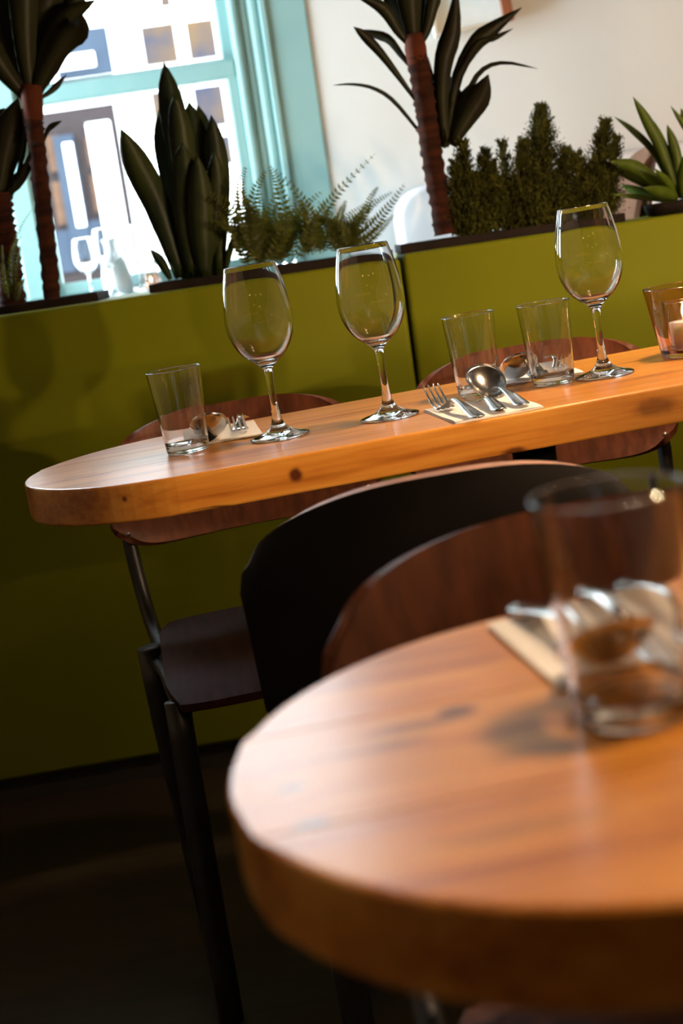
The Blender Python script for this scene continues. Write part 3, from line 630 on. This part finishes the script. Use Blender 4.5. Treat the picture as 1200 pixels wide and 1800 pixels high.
chair('brown plywood chair behind the left end of the middle table', (-.115, 1.965), R(7))
chair('brown plywood chair behind the middle table, under the rightmost wine glass', (.338, 1.985), R(2), zt=.772)
chair('black-backed chair with pale rim, backing onto the viewer at the middle table', (.098, 1.635), R(180), zb=.46, zt=.757, Mb=M_BLACKPLY, arch=.05, pw=2.6, edge=M_PLYEDGE, hide_up=.022)
chair('brown plywood chair tucked under the blurred near table', (.180, .715), R(0), zb=.50, zt=.777, Mb=M_SHADEDPLY, Ms=M_PLY, arch=.03, pw=3)
ec = at(1122, 264, 3.2)
chair('pale brown plywood chair in front of the white bench, seen behind the agave', (ec.x-.262, 3.215), R(-95), zt=ec.z-.301+.004, zo=.301, Mb=M_PALEPLY)
# ------------------------------------------------------------------ glassware
def pr(pts): return pts
OUT = [(.0, .0), (.030, .0), (.0375, .0006), (.0390, .0018), (.0385, .0032), (.030, .0055), (.020, .0085), (.0125, .0135), (.0082, .0200), (.0062, .0290), (.0050, .040), (.0045, .055), (.0046, .070), (.0054, .083), (.0066, .0905),
       (.0105, .0960), (.0180, .1020), (.0260, .1085), (.0335, .1180), (.0390, .1285), (.0425, .1400), (.0440, .1530), (.0437, .1650), (.0420, .1800), (.0392, .1970), (.0360, .2120), (.0330, .2245)]
INN = [(.0325, .2252), (.0319, .2245), (.0349, .2120), (.0381, .1970), (.0409, .1800), (.0426, .1650), (.0428, .1530), (.0413, .1405), (.0377, .1295), (.0320, .1195), (.0245, .1105), (.0165, .1048), (.0085, .1020), (.0, .1012)]
def dense(P, k=3):
    Q = spline([(p[0], 0, p[1]) for p in P], (len(P)-1)*k+1); return [(max(0, q.x), q.z) for q in Q]
WINE = dense(OUT[1:], 2)+dense(INN, 2)
def wine_glass(label, x, y):
    o = lathe('wine_glass', [(0, 0)]+WINE, M_GLASS, None, 72, False); o.location = (x, y, .7502)
    return tag(o, label, 'wine glass', 'wine glasses on the middle table')
def tumbler_profile(rb, rtp, h, wall, base):
    return support([(0, .0015), (rb*.7, .0012), (rb-.003, 0), (rb-.0008, .0008), (rb, .003), (rb+(rtp-rb)*.5, h*.5), (rtp, h-.0008), (rtp-wall*.5, h), (rtp-wall, h-.0008),
            (rb+(rtp-rb)*.5-wall, h*.5), (rb-wall*1.1+.0004, base+.006), (rb-wall*2.2, base+.0012), (rb*.6, base), (0, base-.0005)])
def support(P, e=.0006):
    Q = [P[0]]
    for a, b in zip(P[:-1], P[1:]):
        A = Vector(a); B = Vector(b); L = (B-A).length
        if L > 6*e:
            n = max(1, int(L/.012)); Q.append(tuple(A+(B-A)*(e/L)))
            for i in range(1, n): Q.append(tuple(A+(B-A)*i/n))
            Q.append(tuple(B-(B-A)*(e/L)))
        Q.append(b)
    return Q
def tumbler(label, x, y, name='tumbler'):
    o = lathe(name, tumbler_profile(.0283, .0361, .110, .0015, .0105), M_GLASS, None, 72, False); o.location = (x, y, .7502)
    return tag(o, label, 'glass', 'clear water tumblers')
wine_glass('leftmost wine glass, beside the cutlery at the table end', -.062, 1.843)
wine_glass('wine glass in front of the seam of the green divider', .084, 1.850)
wine_glass('rightmost wine glass, behind the last tumbler', .379, 1.895)
tumbler('clear tumbler alone at the left end of the middle table', -.185, 1.865)
tumbler('clear tumbler right behind the upturned spoon bowl', .213, 1.930)
tumbler('clear tumbler showing a fork through it, left of the rightmost wine glass', .312, 1.907)
tumbler('blurred clear tumbler on the near table', .122, .644)
# candle in two nested glasses
cx, cy = .5125, 1.965
o = lathe('candle_holder', tumbler_profile(.036, .0515, .098, .002, .006), M_PINK, None, 72, False); o.location = (cx, cy, .7502)
tag(o, 'pink glass tumbler holding a lit candle at the right end of the middle table', 'candle holder')
t = thing('candle', 'lit white candle in small clear votive glass inside the pink tumbler', 'candle', (cx, cy, .7502+.0064))
lathe('votive_glass', tumbler_profile(.0225, .0275, .070, .0015, .004), M_GLASS, t, 48, False)
lathe('wax', [(0, .0045), (.0195, .0045), (.0205, .006), (.0222, .040), (.0215, .0415), (.012, .0400), (0, .0395)], M_WAX, t, 40, False)
tube('wick', [(0, 0, .039), (.0005, 0, .044), (.001, 0, .0475)], .0007, M_WICK, t, 6)
lathe('flame', [(0, .0465), (.0022, .0485), (.0034, .0525), (.0028, .058), (.0012, .0640), (0, .0675)], M_FLAME, t, 16, False)
spot_point('candle_light', (cx, cy, .7502+.0064+.0545), 1.8, (1.0, .70, .42), .0024)
# ------------------------------------------------------------------ napkins and cutlery
def napkin(label, corners, seed, z=.7502):
    A, B, C_, D = [Vector((c[0], c[1], 0)) for c in corners]     # near-left, near-right, far-right, far-left
    o_ = (A+B+C_+D)/4; V = []; F = []; n = 14; rnd = random.Random(seed)
    for layer in range(3):
        sh = Vector((rnd.uniform(-.0015, .0015), rnd.uniform(-.0015, .0015), 0)); b0_ = len(V)
        for s2 in (0, 1):
            for i in range(n+1):
                for j in range(n+1):
                    u, v = i/n, j/n; p = (A*(1-u)+B*u)*(1-v)+(D*(1-u)+C_*u)*v - o_ + sh
                    edge = min(u, 1-u, v, 1-v)
                    p.z = layer*.0010+s2*.0009+max(0, .08-edge)*.012*(layer)*max(0, noise.noise((u*3+seed, v*3, layer)))
                    V.append(p)
        N2 = (n+1)**2; ix = lambda i, j, s2: b0_+s2*N2+i*(n+1)+j
        for i in range(n):
            for j in range(n):
                F.append([ix(i, j, 0), ix(i, j+1, 0), ix(i+1, j+1, 0), ix(i+1, j, 0)]); F.append([ix(i, j, 1), ix(i+1, j, 1), ix(i+1, j+1, 1), ix(i, j+1, 1)])
        for k in range(n):
            for q in ((ix(k, 0, 0), ix(k+1, 0, 0), ix(k+1, 0, 1), ix(k, 0, 1)), (ix(k, n, 0), ix(k, n, 1), ix(k+1, n, 1), ix(k+1, n, 0)), (ix(0, k, 0), ix(0, k, 1), ix(0, k+1, 1), ix(0, k+1, 0)), (ix(n, k, 0), ix(n, k+1, 0), ix(n, k+1, 1), ix(n, k, 1))):
                F.append(list(q))
    o = obj('napkin', V, F, M_NAPKIN, None, False); o.location = (o_.x, o_.y, z)
    return tag(o, label, 'napkin', 'folded paper napkins')
def strip(name, S, M, parent):        # closed lofted bar; S = list of (y, z, halfwidth, thick, cup)
    V, F = [], []; m_ = 8
    for (y, z, hw, th, cup) in S:
        for s2 in (1, -1):
            for k in range(m_+1):
                u = -1+2*k/m_ if s2 == 1 else 1-2*k/m_
                V.append((u*hw, y, z+cup*(u*u)+s2*th/2*(1-.8*u*u)))
    w_ = 2*(m_+1)
    for i in range(len(S)-1):
        for k in range(w_): F.append([i*w_+k, i*w_+(k+1) % w_, (i+1)*w_+(k+1) % w_, (i+1)*w_+k])
    F.append(list(range(w_))[::-1]); F.append([(len(S)-1)*w_+k for k in range(w_)])
    return obj(name, V, F, M, parent)
# profile along y: handle end at y=0, working end at y=0.19 (z heights over the napkin)
HANDLE = [(0, .0035, .0035, .0015, 0), (.002, .0035, .0075, .003, 0), (.010, .0040, .0098, .0032, 0), (.030, .0075, .0085, .0032, 0), (.055, .0125, .0064, .0034, 0), (.085, .0165, .0044, .0036, 0), (.105, .0165, .0036, .0038, 0)]
def smooth_S(S, n):
    a = spline([(s[0], s[1], s[2]) for s in S], n); b = spline([(s[3], s[4], 0) for s in S], n)
    return [(p.x, p.y, max(.0005, p.z), max(.0006, q.x), q.y) for p, q in zip(a, b)]
def fork(label, x, y, rz, z):
    t = thing('fork', label, 'fork', (x, y, z), (0, 0, rz), 'table forks')
    strip('handle', smooth_S(HANDLE+[(.118, .0125, .0040, .0028, 0), (.130, .0055, .0092, .0022, .001), (.139, .0030, .0120, .0018, .0012)], 40), M_STEEL, t)
    for k in range(4):
        xo = -.0100+.00667*k
        S_ = [(.137, .0030, .0022, .0018, 0), (.148, .0040, .0019, .0018, 0), (.162, .0085, .0017, .0017, 0), (.176, .0165, .0015, .0016, 0), (.188, .0260, .0012, .0014, 0), (.192, .0300, .0005, .0008, 0)]
        strip('tine', smooth_S(S_, 16), M_STEEL, t).location = (xo, 0, 0)
    return t
def spoon(label, x, y, rz, z):
    t = thing('spoon', label, 'spoon', (x, y, z), (0, 0, rz), 'table spoons')
    strip('handle', smooth_S(HANDLE+[(.118, .0150, .0038, .0036, 0), (.127, .0125, .0050, .0026, 0)], 34), M_STEEL, t)
    V, F = [], []; nr, ns = 9, 36; L, Wd = .038, .0255
    for s2 in (0, 1):
        for i in range(nr+1):
            for k in range(ns):
                f = i/nr; a = 2*math.pi*k/ns; yy = math.cos(a)*L*f; xx = math.sin(a)*Wd*f*(1+.12*math.cos(a))
                dz = -.0125*(1-f*f)**.8
                V.append((xx, yy, dz-(.0011 if s2 else 0)))
    n_ = (nr+1)*ns
    for s2 in (0, 1):
        for i in range(nr):
            for k in range(ns):
                q = [s2*n_+i*ns+k, s2*n_+i*ns+(k+1) % ns, s2*n_+(i+1)*ns+(k+1) % ns, s2*n_+(i+1)*ns+k]; F.append(q if s2 else q[::-1])
    for k in range(ns): F.append([nr*ns+k, nr*ns+(k+1) % ns, n_+nr*ns+(k+1) % ns, n_+nr*ns+k])
    TL = R(31); Rm = Matrix.Rotation(TL, 4, 'X')
    V = [Rm @ Vector(v) for v in V]; zmin = min(v.z for v in V); V = [v+Vector((0, .158, -zmin+.0006)) for v in V]
    me = obj('bowl', V, F, M_STEEL, t)
    bm = bmesh.new(); bm.from_mesh(me.data); bmesh.ops.remove_doubles(bm, verts=bm.verts, dist=1e-6); bm.to_mesh(me.data); bm.free()
    return t
def knife(label, x, y, rz, z):
    t = thing('knife', label, 'knife', (x, y, z), (0, 0, rz), 'table knives')
    strip('handle', smooth_S([(0, .004, .0035, .002, 0), (.002, .004, .0075, .005, 0), (.012, .0045, .0095, .0058, 0), (.035, .008, .0085, .006, 0), (.06, .011, .0070, .0062, 0), (.085, .0105, .0062, .0055, 0), (.098, .0085, .0058, .004, 0)], 30), M_STEEL, t)
    strip('blade', smooth_S([(.094, .0085, .0055, .003, 0), (.105, .006, .0085, .0022, 0), (.14, .0030, .0098, .0018, 0), (.175, .0022, .0092, .0015, 0), (.195, .0020, .0060, .0012, 0), (.203, .0020, .0012, .0008, 0)], 26), M_STEEL, t)
    return t
NZ = .7502+.0032
napkin('folded white napkin at the near edge between two wine glasses', [(.1523, 1.686), (.260, 1.694), (.243, 1.868), (.129, 1.847)], 1)
fork('fork with upturned tines on the near-edge napkin', .1800, 1.668, R(11), NZ)
knife('knife between fork and spoon on the near-edge napkin', .2090, 1.690, R(5), NZ)
spoon('spoon with hollow bowl facing the viewer on the near-edge napkin', .2395, 1.705, R(8), NZ)
napkin('folded white napkin behind the leftmost tumbler', [(-.190, 1.897), (-.087, 1.889), (-.104, 2.060), (-.205, 2.055)], 2)
fork('fork with tines towards the viewer, left of the leftmost wine glass', -.118, 2.083, R(180), NZ)
knife('knife on the napkin behind the leftmost tumbler', -.150, 2.080, R(177), NZ)
spoon('spoon behind the leftmost tumbler, bowl end towards the viewer', -.172, 2.062, R(186), NZ)
napkin('folded white napkin behind the two close tumblers', [(.246, 1.962), (.362, 1.952), (.360, 2.112), (.252, 2.112)], 3)
spoon('spoon seen between the two close tumblers, bowl underside towards the viewer', .268, 2.134, R(183), NZ)
knife('knife on the napkin behind the two close tumblers', .305, 2.130, R(180), NZ)
fork('fork seen through the tumbler left of the rightmost wine glass', .338, 2.132, R(180), NZ)
napkin('blurred white napkin behind the tumbler on the near table', [(.095, .692), (.205, .702), (.188, .848), (.076, .826)], 4)
spoon('blurred spoon with handle end left of the near tumbler', .097, .842, R(188), NZ)
knife('blurred knife behind the near tumbler', .135, .852, R(186), NZ)
fork('blurred fork behind the near tumbler', .166, .855, R(186), NZ)
# ------------------------------------------------------------------ glassware on the window sill
for i, (x, y, sc, lb) in enumerate([(-.565, 3.93, .75, 'large blurred wine goblet leftmost on the window sill'), (-.50, 3.90, .82, 'blurred wine goblet second on the window sill'), (-.43, 3.94, .8, 'blurred wine goblet in the middle of the window sill'), (-.375, 3.90, .7, 'blurred wine goblet nearest the snake plant on the sill')]):
    o = lathe('goblet', [(0, 0)]+WINE, M_GLASS, None, 40, False); o.location = (x, y, .9302); o.scale = (sc,)*3
    tag(o, lb, 'glass', 'goblets on the window sill')
o = lathe('carafe', [(0, 0), (.035, 0), (.040, .004), (.042, .05), (.034, .09), (.020, .115), (.018, .14), (.024, .155), (.0235, .156), (.0165, .141), (.0185, .115), (.0322, .09), (.040, .05), (.038, .006), (0, .004)], mat('white_china', (.85, .86, .9), .25), None, 40, False)
o.location = (-.500, 4.00, .9302); tag(o, 'white china jug on the window sill behind the goblets', 'jug')
t = thing('candle', 'small amber candle glass on the window sill beside the snake plant', 'candle', (at(262, 475, 3.9).x, 3.9, .9302))
lathe('votive_glass', tumbler_profile(.018, .021, .045, .0015, .003), M_PINK, t, 32, False)
lathe('wax', [(0, .0035), (.0155, .0035), (.0165, .02), (0, .0195)], M_WAX, t, 24, False)
lathe('flame', [(0, .022), (.002, .025), (.0028, .029), (.0014, .034), (0, .037)], M_FLAME, t, 12, False)
# ------------------------------------------------------------------ lamps of the room (above and behind the view), and added bowl lamps at the right
def pendant(label, p, power, r_=.045, light=True, shade=False):
    t = thing('pendant_lamp', label, 'lamp', p, group='warm pendant lamps')
    lathe('bulb', [(0, -r_), (r_*.6, -r_*.8), (r_, 0), (r_*.7, r_*.75), (r_*.4, r_*1.3), (0, r_*1.3)], M_BULB, t, 20, False)
    lathe('lamp_holder', [(0, r_*1.25), (.02, r_*1.25), (.022, r_*2.4), (.008, r_*2.9), (0, r_*2.9)], M_BLACKMETAL, t, 16, False)
    tube('cord', [(0, 0, r_*2.8), (0, 0, 2.75-p[2])], .003, M_BLACKMETAL, t, 6)
    if shade: lathe('shade', [(.098, -.170), (.092, -.08), (.078, .02), (.052, .075), (.024, .090), (.022, .096), (.055, .081), (.081, .024), (.095, -.078), (.101, -.170)], [M_BLACKMETAL], t, 40, True)
    if light:
        l = spot_point('pendant_light', (p[0], p[1], p[2]-r_-.012), power, WARM, .07)
    return t
for k, lb in enumerate(('small bowl lamp added out of view on the far right end of the near table', 'low hanging bowl lamp added out of view between the two tables', 'low hanging bowl lamp added out of view farthest right')):
    p = BOWL[k]
    t = thing('added_table_lamp' if k == 0 else 'added_hanging_lamp', lb, 'lamp', (p[0], p[1], p[2]-.1798))
    lathe('bowl', [(0, 0), (.045, 0), (.045, .008), (.012, .014), (.009, .06), (.03, .085), (.095, .105), (.150, .140), (.160, .152), (.157, .152), (.092, .109), (.03, .090), (0, .088)], M_BLACKMETAL, t, 40, False)  # rim shaped to cut light off the lower divider and near table
    lathe('bulb', [(0, .088), (.008, .092), (.013, .105), (.011, .117), (.005, .123), (0, .124)], M_BULB, t, 20, False)
    if k: tube('cord', [(.155, 0, .150), (.155, 0, 2.75-p[2]+.1798)], .003, M_BLACKMETAL, t, 6); tube('cord', [(-.155, 0, .150), (-.155, 0, 2.75-p[2]+.1798)], .003, M_BLACKMETAL, t, 6)
    l = spot_point('added_bowl_light', p, BOWL_W[k], WARM, .012)
pendant('warm pendant lamp with deep black shade over the middle table', KEY[0][0], KEY[0][1], .035, shade=True)
pendant('warm pendant lamp with deep black shade over the near table', KEY[1][0], KEY[1][1], .035, shade=True)
pendant('bare warm pendant bulb over the bench by the white wall', KEY[2][0], KEY[2][1])
for i, (x, y, z, lb) in enumerate([(-.9, -1.3, 1.9, 'leftmost of the front row of'), (-.4, -2.2, 1.8, 'leftmost of the far row of'), (.3, -1.8, 2.0, 'middle one, hung highest, of'), (.8, -2.6, 1.75, 'lowest and farthest of'), (1.3, -1.2, 1.9, 'rightmost of the front row of'), (1.9, -2.2, 1.8, 'rightmost of the far row of')]):
    pendant(lb+' warm pendant bulbs behind the viewer', (x, y, z), 0, .028, False)
# let lamp light pass through the glasses (refractive shadow caustics)
for o in bpy.data.objects:
    if o.type == 'LIGHT' and o.data.type == 'POINT': o.data.cycles.is_caustics_light = True
    if o.type == 'MESH' and o.data.materials and o.data.materials[0] in (M_GLASS, M_PINK): o.cycles.is_caustics_caster = True
    if o.name.split('.')[0] in ('plank', 'napkin', 'panel', 'backrest'): o.cycles.is_caustics_receiver = True
